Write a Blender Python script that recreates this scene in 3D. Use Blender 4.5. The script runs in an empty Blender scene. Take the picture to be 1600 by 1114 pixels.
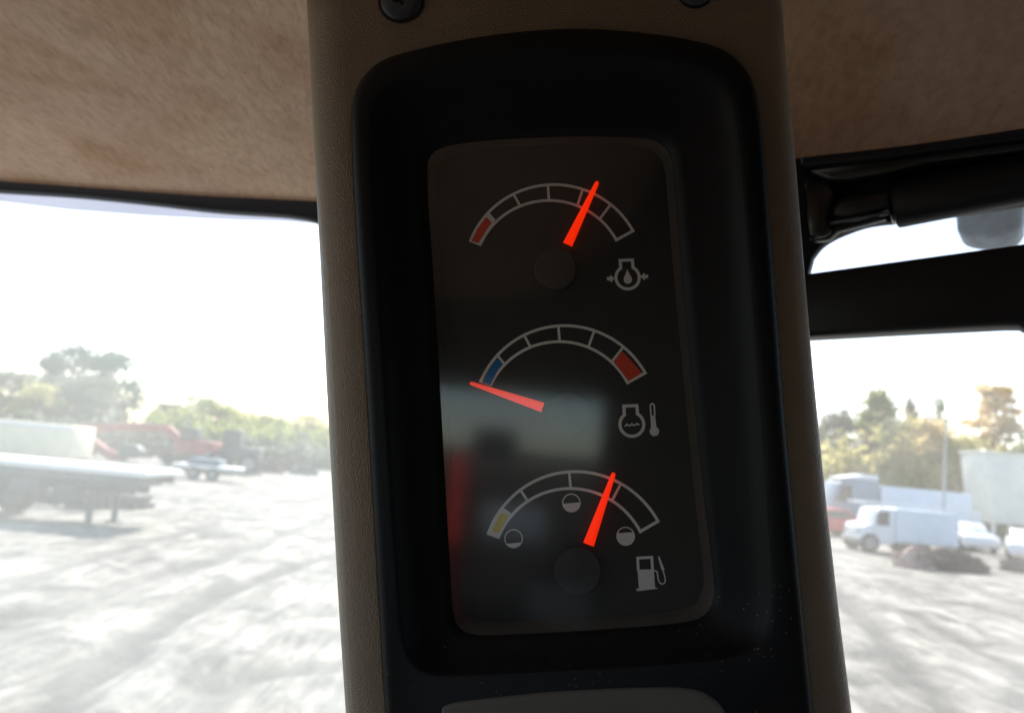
import bpy, bmesh, math, random
from mathutils import Vector, Matrix, noise
R_ = math.radians
sc = bpy.context.scene
C = sc.collection

# ------------------------------------------------------------------ camera
FPX = 1270.0                       # focal length in pixels of the 1600 px wide photo
CAM = Vector((0, 0, 2.6))
RC = Matrix.Rotation(R_(97.2), 3, 'X') @ Matrix.Rotation(R_(5.2), 3, 'Z')
cd = bpy.data.cameras.new('camera'); cam = bpy.data.objects.new('camera', cd); C.objects.link(cam)
cam.matrix_world = Matrix.Translation(CAM) @ RC.to_4x4()
cd.sensor_width = 36; cd.lens = 36 * FPX / 1600
cd.clip_start = 0.02; cd.clip_end = 3000
cd.dof.use_dof = True; cd.dof.focus_distance = 0.425; cd.dof.aperture_fstop = 9
cd.dof.aperture_blades = 7
sc.camera = cam
# ------------------------------------------------------------------ light
SUN_AZ, SUN_EL = 3.0, 44.0         # azimuth to the right of +Y
w = bpy.data.worlds.new('World'); sc.world = w; w.use_nodes = True
nt = w.node_tree
sky = nt.nodes.new('ShaderNodeTexSky'); sky.sky_type = 'NISHITA'; sky.sun_disc = False
sky.sun_elevation = R_(SUN_EL); sky.sun_rotation = R_(SUN_AZ)
sky.air_density = 1.0; sky.dust_density = 0.9; sky.ozone_density = 1.0
nt.links.new(sky.outputs[0], nt.nodes['Background'].inputs[0])
nt.nodes['Background'].inputs[1].default_value = 0.13
sd = bpy.data.lights.new('sun', 'SUN'); sun = bpy.data.objects.new('sun', sd); C.objects.link(sun)
sd.energy = 4.0; sd.angle = R_(0.6); sd.color = (1.0, 0.95, 0.86)
dv = Vector((math.sin(R_(SUN_AZ)) * math.cos(R_(SUN_EL)), math.cos(R_(SUN_AZ)) * math.cos(R_(SUN_EL)), math.sin(R_(SUN_EL))))
sun.rotation_euler = dv.to_track_quat('Z', 'Y').to_euler()
sc.view_settings.view_transform = 'Standard'; sc.view_settings.look = 'None'
sc.view_settings.exposure = 1.05; sc.view_settings.gamma = 1.0
sc.cycles.max_bounces = 10; sc.cycles.transparent_max_bounces = 16
sc.cycles.caustics_reflective = False; sc.cycles.caustics_refractive = False
sc.cycles.sample_clamp_indirect = 4.0

# ------------------------------------------------------------------ rays of the photo
def ray(px, py): return RC @ Vector(((px - 800) / FPX, (557 - py) / FPX, -1.0))
def P(px, py, d): return CAM + ray(px, py) * d
def on_plane(px, py, p0, n):
    r = ray(px, py); return CAM + r * ((p0 - CAM).dot(n) / r.dot(n))
def G(px, py, z=0.0): return on_plane(px, py, Vector((0, 0, z)), Vector((0, 0, 1)))
def away(px, dist):                                  # ground point in the direction of column px, dist metres ahead
    py = 640 + px * math.tan(R_(5.2)); r = ray(px, py); t = dist / r.y
    return Vector((r.x * t, dist, 0))

# ------------------------------------------------------------------ materials
def mat(name, col, rough=0.6, spec=0.5, var=0.0, vscale=10.0, bump=0.0, bscale=100.0, metal=0.0, col2=None,
        stretch=(1, 1, 1), emit=0.0, btype='noise', coat=0.0, sheen=0.0, detail=6.0, bdist=1.0, trans=0.0):
    m = bpy.data.materials.new(name); m.use_nodes = True
    N, L = m.node_tree.nodes, m.node_tree.links
    b = N['Principled BSDF']
    b.inputs['Base Color'].default_value = (*col, 1); b.inputs['Roughness'].default_value = rough
    b.inputs['Specular IOR Level'].default_value = spec; b.inputs['Metallic'].default_value = metal
    b.inputs['Coat Weight'].default_value = coat; b.inputs['Sheen Weight'].default_value = sheen
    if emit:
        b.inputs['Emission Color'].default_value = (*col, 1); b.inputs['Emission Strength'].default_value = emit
    tc = N.new('ShaderNodeTexCoord'); mp = N.new('ShaderNodeMapping'); L.new(tc.outputs['Object'], mp.inputs[0])
    mp.inputs['Scale'].default_value = stretch
    if var:
        n = N.new('ShaderNodeTexNoise'); n.inputs['Scale'].default_value = vscale; n.inputs['Detail'].default_value = detail
        L.new(mp.outputs[0], n.inputs['Vector'])
        r = N.new('ShaderNodeValToRGB'); r.color_ramp.elements[0].position = 0.32; r.color_ramp.elements[1].position = 0.68
        c2 = col2 or tuple(c * (1 - var) for c in col)
        c1 = col if col2 else tuple(min(1, c * (1 + var)) for c in col)
        r.color_ramp.elements[0].color = (*c2, 1); r.color_ramp.elements[1].color = (*c1, 1)
        L.new(n.outputs['Fac'], r.inputs[0]); L.new(r.outputs[0], b.inputs['Base Color'])
    if bump:
        t = N.new('ShaderNodeTexVoronoi' if btype == 'voronoi' else 'ShaderNodeTexNoise'); t.inputs['Scale'].default_value = bscale
        L.new(mp.outputs[0], t.inputs['Vector'])
        bp = N.new('ShaderNodeBump'); bp.inputs['Strength'].default_value = bump; bp.inputs['Distance'].default_value = bdist
        L.new(t.outputs['Distance' if btype == 'voronoi' else 'Fac'], bp.inputs['Height']); L.new(bp.outputs[0], b.inputs['Normal'])
    if trans:
        o = N['Material Output']; tr = N.new('ShaderNodeBsdfTranslucent'); mx = N.new('ShaderNodeMixShader')
        mx.inputs[0].default_value = trans; tr.inputs[0].default_value = (*[min(1, c * 1.4) for c in col], 1)
        L.new(b.outputs[0], mx.inputs[1]); L.new(tr.outputs[0], mx.inputs[2]); L.new(mx.outputs[0], o.inputs[0])
    return m

def glass_mat(name, dust, dcol=(0.9, 0.95, 1.0), tint=(1, 1, 1), gloss=1.0, rough=0.02, dscale=3.0, contrast=0.5):
    """a clear pane with a film of dust that scatters the light falling on it"""
    m = bpy.data.materials.new(name); m.use_nodes = True
    N, L = m.node_tree.nodes, m.node_tree.links; N.remove(N['Principled BSDF']); o = N['Material Output']
    tr = N.new('ShaderNodeBsdfTransparent'); tr.inputs[0].default_value = (*tint, 1)
    gl = N.new('ShaderNodeBsdfGlossy'); gl.inputs['Roughness'].default_value = rough
    fr = N.new('ShaderNodeFresnel'); fr.inputs[0].default_value = 1.45
    k = N.new('ShaderNodeMath'); k.operation = 'MULTIPLY'; k.inputs[1].default_value = gloss; L.new(fr.outputs[0], k.inputs[0])
    mx = N.new('ShaderNodeMixShader'); L.new(k.outputs[0], mx.inputs[0]); L.new(tr.outputs[0], mx.inputs[1]); L.new(gl.outputs[0], mx.inputs[2])
    last = mx
    if dust:
        tl = N.new('ShaderNodeBsdfTranslucent'); tl.inputs[0].default_value = (*dcol, 1)
        tc = N.new('ShaderNodeTexCoord'); n = N.new('ShaderNodeTexNoise'); n.inputs['Scale'].default_value = dscale; n.inputs['Detail'].default_value = 5
        L.new(tc.outputs['Object'], n.inputs['Vector'])
        mr = N.new('ShaderNodeMapRange'); mr.inputs[1].default_value = .3; mr.inputs[2].default_value = .7
        mr.inputs[3].default_value = dust * (1 - contrast); mr.inputs[4].default_value = dust * (1 + contrast)
        L.new(n.outputs['Fac'], mr.inputs[0])
        m2 = N.new('ShaderNodeMixShader'); L.new(mr.outputs[0], m2.inputs[0]); L.new(mx.outputs[0], m2.inputs[1]); L.new(tl.outputs[0], m2.inputs[2])
        last = m2
    L.new(last.outputs[0], o.inputs[0])
    return m

M = {}
def felt():
    m = mat('headliner_felt', (.6, .45, .34), .95, .1, sheen=.1); N, L = m.node_tree.nodes, m.node_tree.links; b = N['Principled BSDF']
    tc = N.new('ShaderNodeTexCoord'); mp = N.new('ShaderNodeMapping'); mp.inputs['Rotation'].default_value = (0, 0, R_(-38)); mp.inputs['Scale'].default_value = (1, .38, 1)
    L.new(tc.outputs['Object'], mp.inputs[0])
    def noi(sc_, det, vec, dist=0):
        n = N.new('ShaderNodeTexNoise'); n.inputs['Scale'].default_value = sc_; n.inputs['Detail'].default_value = det; n.inputs['Distortion'].default_value = dist; L.new(vec, n.inputs['Vector']); return n.outputs['Fac']
    def ramp(f, p0, p1, c0, c1):
        r = N.new('ShaderNodeValToRGB'); r.color_ramp.elements[0].position = p0; r.color_ramp.elements[1].position = p1; r.color_ramp.elements[0].color = (*c0, 1); r.color_ramp.elements[1].color = (*c1, 1); L.new(f, r.inputs[0]); return r.outputs[0]
    def mul(a, b_):
        x = N.new('ShaderNodeMix'); x.data_type = 'RGBA'; x.blend_type = 'MULTIPLY'; x.inputs[0].default_value = 1; L.new(a, x.inputs[6]); L.new(b_, x.inputs[7]); return x.outputs[2]
    base = ramp(noi(5, 4, tc.outputs['Object']), .3, .7, (.66, .455, .35), (.76, .555, .41))
    fib = ramp(noi(150, 6, mp.outputs[0], .5), .30, .62, (.80, .78, .76), (1, 1, 1))
    stain = ramp(noi(9, 5, tc.outputs['Object'], .6), .28, .52, (.80, .71, .62), (1, 1, 1))
    L.new(mul(mul(base, fib), stain), b.inputs['Base Color'])
    bp = N.new('ShaderNodeBump'); bp.inputs['Strength'].default_value = .6; bp.inputs['Distance'].default_value = .002; L.new(noi(200, 4, mp.outputs[0], .4), bp.inputs['Height']); L.new(bp.outputs[0], b.inputs['Normal'])
    return m
M['headliner'] = felt()
M['trim'] = mat('trim_plastic', (0.27, 0.195, 0.125), 0.38, 0.6, var=0.06, vscale=40, bump=0.55, bscale=1250, btype='voronoi', bdist=0.0012)
M['bezel'] = mat('bezel_plastic', (0.006, 0.0066, 0.008), 0.5, 0.3, var=0.2, vscale=60, bump=0.25, bscale=900, bdist=0.0006)
def specks(m):
    N, L = m.node_tree.nodes, m.node_tree.links; b = N['Principled BSDF']; src = b.inputs['Base Color'].links[0].from_socket
    tc = N.new('ShaderNodeTexCoord'); vo = N.new('ShaderNodeTexVoronoi'); vo.inputs['Scale'].default_value = 330; L.new(tc.outputs['Object'], vo.inputs['Vector'])
    lt = N.new('ShaderNodeMath'); lt.operation = 'LESS_THAN'; lt.inputs[1].default_value = .13; L.new(vo.outputs['Distance'], lt.inputs[0])
    no = N.new('ShaderNodeTexNoise'); no.inputs['Scale'].default_value = 22; L.new(tc.outputs['Object'], no.inputs['Vector'])
    sx = N.new('ShaderNodeSeparateXYZ'); L.new(tc.outputs['Object'], sx.inputs[0])
    mr = N.new('ShaderNodeMapRange'); mr.inputs[1].default_value = -.06; mr.inputs[2].default_value = -.14; mr.inputs[3].default_value = .72; mr.inputs[4].default_value = .52; L.new(sx.outputs['Y'], mr.inputs[0])
    gt = N.new('ShaderNodeMath'); gt.operation = 'GREATER_THAN'; L.new(no.outputs['Fac'], gt.inputs[0]); L.new(mr.outputs[0], gt.inputs[1])
    mu = N.new('ShaderNodeMath'); mu.operation = 'MULTIPLY'; L.new(lt.outputs[0], mu.inputs[0]); L.new(gt.outputs[0], mu.inputs[1])
    mx = N.new('ShaderNodeMix'); mx.data_type = 'RGBA'; mx.inputs[7].default_value = (.16, .12, .06, 1); L.new(mu.outputs[0], mx.inputs[0]); L.new(src, mx.inputs[6]); L.new(mx.outputs[2], b.inputs['Base Color'])
specks(M['bezel'])
M['plate'] = mat('plate_plastic', (0.16, 0.148, 0.125), 0.5, 0.4, var=0.06, vscale=30, bump=0.2, bscale=900, bdist=0.0005)
M['dial'] = mat('dial_print', (0.044, 0.044, 0.042), 0.75, 0.25, var=0.05, vscale=50)
M['rim'] = mat('dial_rim', (0.10, 0.088, 0.072), 0.45, 0.5, var=0.1, vscale=60)
M['ink'] = mat('white_ink', (0.97, 0.95, 0.92), 0.7, 0.2, var=0.0, vscale=90)
M['red_ink'] = mat('red_ink', (0.95, 0.10, 0.05), 0.7, 0.2)
M['blue_ink'] = mat('blue_ink', (0.02, 0.25, 0.68), 0.7, 0.2)
M['yellow_ink'] = mat('yellow_ink', (0.95, 0.72, 0.03), 0.7, 0.2)
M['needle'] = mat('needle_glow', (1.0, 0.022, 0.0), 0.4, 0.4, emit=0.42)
M['hub'] = mat('needle_hub', (0.062, 0.058, 0.054), 0.5, 0.3, var=0.08, vscale=60)
M['screw'] = mat('screw_black', (0.07, 0.074, 0.084), 0.38, 0.5, metal=0.3, bump=0.3, bscale=400, bdist=0.0004)
M['black'] = mat('black_paint', (0.012, 0.013, 0.016), 0.45, 0.4, var=0.3, vscale=20, bump=0.2, bscale=80, bdist=0.001)
M['blackgloss'] = mat('black_gloss', (0.02, 0.02, 0.02), 0.22, 0.6, var=0.2, vscale=20)
M['rubber'] = mat('rubber_seal', (0.016, 0.020, 0.030), 0.6, 0.4)
M['darkint'] = mat('dark_interior', (0.125, 0.115, 0.105), 0.8, 0.3, var=0.2, vscale=8)
M['wglass'] = glass_mat('dusty_windscreen', 0.165, (0.95, 1.0, 0.98), dscale=5.0, contrast=0.22)
M['sglass'] = glass_mat('dusty_side_glass', 0.15, (1.0, 1.0, 0.97), dscale=6.0, contrast=0.4)
M['lens'] = glass_mat('gauge_lens', 0.0, gloss=2.0, rough=0.085)

# ------------------------------------------------------------------ mesh helpers
def link(name, me, m, parent=None, smooth=False):
    o = bpy.data.objects.new(name, me); C.objects.link(o)
    if m: me.materials.append(m)
    if parent: o.parent = parent
    if smooth:
        for p in me.polygons: p.use_smooth = True
    return o
def obj(name, bm, m, parent=None, smooth=False, bevel=0.0, seg=2, normals=True):
    if normals: bmesh.ops.recalc_face_normals(bm, faces=bm.faces)
    me = bpy.data.meshes.new(name); bm.to_mesh(me); bm.free()
    o = link(name, me, m, parent, smooth)
    if bevel:
        b = o.modifiers.new('bevel', 'BEVEL'); b.width = bevel; b.segments = seg; b.limit_method = 'ANGLE'; b.angle_limit = R_(35)
        for p in me.polygons: p.use_smooth = True
    return o
def tag(o, label=None, cat=None, group=None, kind=None):
    if label: o['label'] = label
    if cat: o['category'] = cat
    if group: o['group'] = group
    if kind: o['kind'] = kind
    return o
def empty(name, loc=(0, 0, 0), rz=0, label=None, cat=None, group=None):
    o = bpy.data.objects.new(name, None); C.objects.link(o); o.location = loc; o.rotation_euler = (0, 0, rz)
    o.empty_display_size = 0.1
    return tag(o, label, cat, group)
def box(bm, x0, x1, y0, y1, z0, z1, mtx=None):
    r = bmesh.ops.create_cube(bm, size=1)['verts']
    T = Matrix.Translation(((x0 + x1) / 2, (y0 + y1) / 2, (z0 + z1) / 2)) @ Matrix.Diagonal((abs(x1 - x0), abs(y1 - y0), abs(z1 - z0), 1))
    bmesh.ops.transform(bm, matrix=(mtx or Matrix()) @ T, verts=r)
def tube(bm, a, b, r0, r1=None, n=12, caps=True):
    a = Vector(a); b = Vector(b); d = b - a
    v = bmesh.ops.create_cone(bm, cap_ends=caps, segments=n, radius1=r0, radius2=r0 if r1 is None else r1, depth=d.length)['verts']
    bmesh.ops.transform(bm, matrix=Matrix.Translation((a + b) / 2) @ d.to_track_quat('Z', 'Y').to_matrix().to_4x4(), verts=v)
def prism(bm, pts, ext):
    """solid between a polygon and the same polygon moved by ext"""
    pts = [Vector(p) for p in pts]; ext = Vector(ext)
    a = [bm.verts.new(p) for p in pts]; b = [bm.verts.new(p + ext) for p in pts]; n = len(pts)
    bm.faces.new(a[::-1]); bm.faces.new(b)
    for i in range(n): bm.faces.new((a[i], a[(i + 1) % n], b[(i + 1) % n], b[i]))
def smooth_loop(pts, sub=6, closed=True):
    out = []; n = len(pts)
    for i in range(n if closed else n - 1):
        g = lambda k: pts[(i + k) % n] if closed else pts[max(0, min(n - 1, i + k))]
        p0, p1, p2, p3 = g(-1), g(0), g(1), g(2)
        for s in range(sub):
            t = s / sub
            out.append(tuple(0.5 * (2 * b + (c - a) * t + (2 * a - 5 * b + 4 * c - d) * t * t + (3 * b - a - 3 * c + d) * t ** 3) for a, b, c, d in zip(p0, p1, p2, p3)))
    if not closed: out.append(tuple(pts[-1]))
    return out

# ================================================================== GAUGE POD
# its own frame: origin on the trim's front face, u right, v up along the pillar, h towards the viewer
O = P(870, 600, 0.42)
a_, t_ = R_(4.6), R_(7.8)
vc = Vector((-math.sin(a_) * math.cos(t_), math.cos(a_) * math.cos(t_), -math.sin(t_)))
uc = Vector((math.cos(a_), math.sin(a_), 0)); nc = uc.cross(vc)
U, V, Nn = RC @ uc, RC @ vc, RC @ nc
POD = Matrix((U, V, Nn)).transposed().to_4x4(); POD.translation = O
def Q(px, py, h=0.0):
    p = on_plane(px, py, O + Nn * h, Nn) - O
    return (p.dot(U), p.dot(V), h)
def pod_empty(name, *a):
    e = empty(name, label=a[0], cat=a[1]); e.matrix_world = POD; return e

pillar = pod_empty('pillar_trim', 'brown grained plastic trim of the cab pillar framing the black gauge bezel', 'pillar trim')
# cross-section of the trim, extruded along v
uL = Q(505, 600)[0] ; uR = Q(1261, 600)[0]
prof = []
r_ = 0.024
for k in range(9):
    a = R_(180 - 90 * k / 8); prof.append((uL + r_ + r_ * math.cos(a), -r_ + r_ * math.sin(a)))
for k in range(9):
    a = R_(90 - 90 * k / 8); prof.append((uR - .010 + .010 * math.cos(a), -.010 + .010 * math.sin(a)))
prof += [(uR - .004, -.05), (uR - .02, -.075), (uL + .02, -.075), (uL + .006, -.05)]
bm = bmesh.new(); vs = [-.42 + .66 * k / 30 for k in range(31)]
def edge_at(tab, v, h):
    q = [Q(x, y, h) for x, y in tab]; q = sorted((b, a) for a, b, _ in q)
    for (v0, u0), (v1, u1) in zip(q, q[1:]):
        if v <= v1 or (v1, u1) == q[-1]: return u0 + (u1 - u0) * (v - v0) / (v1 - v0)
EL = [(x - 10 + max(0, y) / 200, y) for x, y in [(478, -100), (483, 0), (488, 100), (494, 250), (502, 400), (509, 560), (518, 750), (528, 950), (538, 1114), (551, 1360)]]
ER = [(x - max(0, 9 - y / 120), y) for x, y in [(1222, -100), (1229, 0), (1236, 120), (1248, 250), (1258, 390), (1270, 550), (1288, 750), (1309, 950), (1329, 1114), (1360, 1360)]]
rings = []
for v in vs:
    l_, rr = edge_at(EL, v, -.012), edge_at(ER, v, -.010)
    rings.append([bm.verts.new((u + ((l_ - uL) if u < 0 else (rr - uR)), v, h)) for u, h in prof])
# bore out the front face where the bezel sits: the face between the two rounded edges is left out and filled around the bezel
n = len(prof)
for a, b in zip(rings, rings[1:]):
    for i in range(n):
        if i == 8: continue
        bm.faces.new((a[i], a[(i + 1) % n], b[(i + 1) % n], b[i]))
bm.faces.new(rings[0]); bm.faces.new(rings[-1][::-1])
outer_px = [(549, 215), (551, 160), (566, 125), (598, 97), (660, 78), (740, 62), (820, 52), (900, 48), (980, 52), (1060, 62), (1120, 77), (1155, 100),
            (1177, 135), (1190, 200), (1201, 330), (1214, 500), (1228, 680), (1245, 860), (1262, 1030), (1279, 1200), (1296, 1370), (1280, 1420),
            (1000, 1440), (700, 1440), (640, 1430), (624, 1370), (610, 1200), (600, 1090), (590, 920), (580, 750), (569, 560), (556, 360)]
outer = smooth_loop([Q(x, y)[:2] for x, y in outer_px], 5)
front = [r[8] for r in rings], [r[9] for r in rings]
edges = []
hole = [bm.verts.new((u, v, 0)) for u, v in outer]
lp = list(front[0]) + list(reversed(front[1]))
for L_ in (lp, hole):
    for i in range(len(L_)):
        e = bm.edges.get((L_[i], L_[(i + 1) % len(L_)])) or bm.edges.new((L_[i], L_[(i + 1) % len(L_)])); edges.append(e)
bmesh.ops.triangle_fill(bm, use_beauty=True, use_dissolve=False, edges=edges)
# lip going back into the trim around the bezel
back = [bm.verts.new((u, v, -.006)) for u, v in outer]
for i in range(len(outer)): bm.faces.new((hole[i], hole[(i + 1) % len(outer)], back[(i + 1) % len(outer)], back[i]))
face = obj('trim_panel', bm, M['trim'], pillar)
for p in face.data.polygons: p.use_smooth = abs(p.normal.z) < 0.999
# screws
for (px, py, rp, rot) in ((627, 3, 34, 20), (1085, -12, 26, 50)):
    c = Q(px, py, .0); r = rp / FPX * .43
    bm = bmesh.new()
    seg = 40; pr = [(r, -.001), (r * 1.0, .0012), (r * .9, .0024), (r * .6, .0034), (r * .42, .0037)]
    rg = [[bm.verts.new((c[0] + a * math.cos(2 * math.pi * k / seg), c[1] + a * math.sin(2 * math.pi * k / seg), h)) for k in range(seg)] for a, h in pr]
    for a, b in zip(rg, rg[1:]):
        for k in range(seg): bm.faces.new((a[k], a[(k + 1) % seg], b[(k + 1) % seg], b[k]))
    # cross-shaped driver recess
    cr = []
    w_ = r * .11; l_ = r * .40
    for k in range(4):
        a = R_(rot + 90 * k); e1 = Vector((math.cos(a), math.sin(a))); e2 = Vector((-e1.y, e1.x))
        for q in (e1 * w_ * 1.2 - e2 * w_ * 1.2, e1 * l_ - e2 * w_, e1 * l_ + e2 * w_): cr.append(q)
    a0 = [bm.verts.new((c[0] + q.x, c[1] + q.y, .0037)) for q in cr]; a1 = [bm.verts.new((c[0] + q.x * .7, c[1] + q.y * .7, .0012)) for q in cr]
    for i in range(12): bm.faces.new((a0[i], a0[(i + 1) % 12], a1[(i + 1) % 12], a1[i]))
    bm.faces.new(a1)
    ed = []
    for L_ in (rg[-1], a0):
        for i in range(len(L_)): ed.append(bm.edges.get((L_[i], L_[(i + 1) % len(L_)])) or bm.edges.new((L_[i], L_[(i + 1) % len(L_)])))
    bmesh.ops.triangle_fill(bm, use_beauty=True, edges=ed)
    s = obj('screw', bm, M['screw'], pillar, smooth=True)
    bm = bmesh.new(); tube(bm, (c[0], c[1], -.002), (c[0], c[1], .0006), r * 1.12, n=40)
    obj('washer', bm, M['black'], s)

# ---- the gauge cluster set into the trim
cluster = pod_empty('gauge_cluster', 'black bezel with three red needle gauges stacked under a clear lens', 'gauge cluster')
lens_px = [(668, 275), (669, 250), (684, 233), (720, 224), (790, 217), (880, 213), (960, 213), (1010, 216), (1036, 226), (1050, 250), (1055, 300),
           (1063, 400), (1076, 540), (1090, 680), (1103, 800), (1116, 905), (1114, 940), (1100, 962), (1070, 972), (1000, 979), (900, 986), (800, 991),
           (750, 992), (722, 985), (709, 960), (704, 900), (697, 780), (687, 600), (677, 430), (669, 320)]
HL = -.010                                    # height of the lens
lens = smooth_loop([Q(x, y, HL)[:2] for x, y in lens_px], 5)
cu = sum(p[0] for p in lens) / len(lens); cv = sum(p[1] for p in lens) / len(lens)
rec_px = [(574, 215), (577, 172), (590, 145), (618, 122), (670, 104), (745, 88), (825, 78), (900, 75), (975, 78), (1050, 87), (1105, 101), (1135, 121),
          (1152, 150), (1162, 205), (1174, 340), (1186, 500), (1199, 680), (1209, 840), (1213, 930), (1206, 985), (1180, 1018), (1120, 1032), (1000, 1042),
          (860, 1050), (740, 1056), (672, 1056), (640, 1038), (624, 990), (616, 900), (606, 750), (594, 560), (581, 360)]
rec = smooth_loop([Q(x, y, .006)[:2] for x, y in rec_px], 5)
def polar(loop, n=220):
    """resample a loop at n directions (as fractions of its length, starting from the top)"""
    L_ = [Vector(p) for p in loop]; i0 = max(range(len(L_)), key=lambda i: -abs(L_[i].x - cu) + (1 if L_[i].y > cv else -1)); L_ = L_[i0:] + L_[:i0] + [L_[i0]]
    # angles from an elongated centre line so corners correspond
    out = []
    d = [0]
    for a, b in zip(L_, L_[1:]): d.append(d[-1] + (b - a).length)
    for k in range(n):
        t = d[-1] * k / n
        for i in range(len(d) - 1):
            if d[i + 1] >= t: break
        f = (t - d[i]) / max(1e-9, d[i + 1] - d[i]); out.append(L_[i].lerp(L_[i + 1], f))
    return out
NR = 220
ro, le = polar(rec, NR), polar(lens, NR)
def inset(loop, d):
    n = len(loop); out = []; area = sum(loop[i][0] * loop[(i + 1) % n][1] - loop[(i + 1) % n][0] * loop[i][1] for i in range(n)); s = 1 if area > 0 else -1
    for i in range(n):
        a = Vector(loop[i - 1][:2]); b = Vector(loop[(i + 1) % n][:2]); t = (b - a).normalized()
        out.append((loop[i][0] - t.y * d * s, loop[i][1] + t.x * d * s))
    return out
bm = bmesh.new()
def ring(pts, h): return [bm.verts.new((p[0], p[1], h)) for p in pts]
def bridge(a, b):
    n = len(a)
    for i in range(n): bm.faces.new((a[i], a[(i + 1) % n], b[(i + 1) % n], b[i]))
og = [ring(inset(outer, d), h) for d, h in ((.0005, -.005), (.0006, .0022), (.0016, .0044), (.0036, .0058), (.0058, .0064))]
for a, b in zip(og, og[1:]): bridge(a, b)
sh = []
for t, h in ((0, .0064), (.05, .0060), (.10, .0048), (.16, .0026), (.24, .0002), (.36, -.0022), (.55, -.0050), (.8, -.0078), (1.0, -.0092), (1.0, -.0112)):
    sh.append(ring([a.lerp(b, t) for a, b in zip(ro, le)], h))
for a, b in zip(sh, sh[1:]): bridge(a, b)
ed = []
for L_ in (og[-1], sh[0]):
    for i in range(len(L_)): ed.append(bm.edges.get((L_[i], L_[(i + 1) % len(L_)])))
bmesh.ops.triangle_fill(bm, use_beauty=True, edges=ed)
obj('bezel', bm, M['bezel'], cluster, smooth=True)
# lens
bm = bmesh.new(); bm.faces.new(ring(inset(lens, -.0008), HL)); obj('lens', bm, M['lens'], cluster)
# rim and dial behind it
HD = -.0165
dial_px = [(682, 290), (683, 265), (697, 248), (730, 238), (800, 231), (880, 227), (955, 227), (1000, 230), (1026, 241), (1038, 264), (1043, 310),
           (1051, 410), (1063, 540), (1076, 680), (1088, 800), (1099, 895), (1096, 925), (1083, 945), (1050, 955), (990, 961), (900, 966), (805, 971),
           (762, 971), (735, 964), (722, 940), (717, 890), (710, 780), (700, 600), (691, 440), (684, 330)]
dl = polar(smooth_loop([Q(x, y, HD)[:2] for x, y in dial_px], 5), NR)
bm = bmesh.new()
a = ring(inset([tuple(p) for p in le], -.001), -.0108); b = ring([p for p in dl], HD + .0002); c_ = ring([p for p in dl], HD - .002); bridge(a, b); bridge(b, c_)
obj('dial_rim', bm, M['rim'], cluster, smooth=True)
bm = bmesh.new(); bm.faces.new(ring([(cu + (p.x - cu) * 1.03, cv + (p.y - cv) * 1.02) for p in dl], HD)); obj('dial_face', bm, M['dial'], cluster)
HI = HD + .0002                               # ink lies on the dial
def q2(x, y, h=HI): return Vector(Q(x, y, h)[:2])
def circ3(a, b, c):
    ax, ay, bx, by, cx, cy = *a, *b, *c; d = 2 * (ax * (by - cy) + bx * (cy - ay) + cx * (ay - by))
    ux = ((ax * ax + ay * ay) * (by - cy) + (bx * bx + by * by) * (cy - ay) + (cx * cx + cy * cy) * (ay - by)) / d
    uy = ((ax * ax + ay * ay) * (cx - bx) + (bx * bx + by * by) * (ax - cx) + (cx * cx + cy * cy) * (bx - ax)) / d
    o = Vector((ux, uy)); return o, (Vector(a) - o).length
def flat(name, polys, m, parent, h=HI, th=.00012):
    bm = bmesh.new()
    for k, p in enumerate(polys):
        prism(bm, [(q[0], q[1], h + k * 2e-6) for q in p], (0, 0, th))
    return obj(name, bm, m, parent)
def stroke(pts, wd, closed=False):
    """quads along a polyline, mitred"""
    pts = [Vector(p) for p in pts]; n = len(pts); L_, R2 = [], []
    for i in range(n):
        a = pts[i - 1] if (i or closed) else pts[i]; b = pts[(i + 1) % n] if (i < n - 1 or closed) else pts[i]
        d1 = (pts[i] - a).normalized() if (pts[i] - a).length > 1e-9 else None; d2 = (b - pts[i]).normalized() if (b - pts[i]).length > 1e-9 else None
        d1 = d1 or d2; d2 = d2 or d1; t = (d1 + d2).normalized(); nn = Vector((-t.y, t.x)); k = 1 / max(.5, nn.dot(Vector((-d1.y, d1.x))))
        L_.append(pts[i] + nn * wd / 2 * k); R2.append(pts[i] - nn * wd / 2 * k)
    return L_ + R2[::-1] if not closed else (L_, R2)
def strip(bm, L_, R2, h, th=.00012):
    n = len(L_)
    for z in (h + th,):
        A = [bm.verts.new((p.x, p.y, z)) for p in L_]; B = [bm.verts.new((p.x, p.y, z)) for p in R2]
        for i in range(n - 1): bm.faces.new((A[i], A[i + 1], B[i + 1], B[i]))
PXM = .42 / FPX * 1.035                       # one photo pixel on the dial, in metres
def zoomq(ox, oy, s): return lambda x, y: q2(ox + x / s, oy + y / s)
def fill_poly(bm, pts, h): bm.faces.new([bm.verts.new((p[0], p[1], h)) for p in pts])

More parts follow.
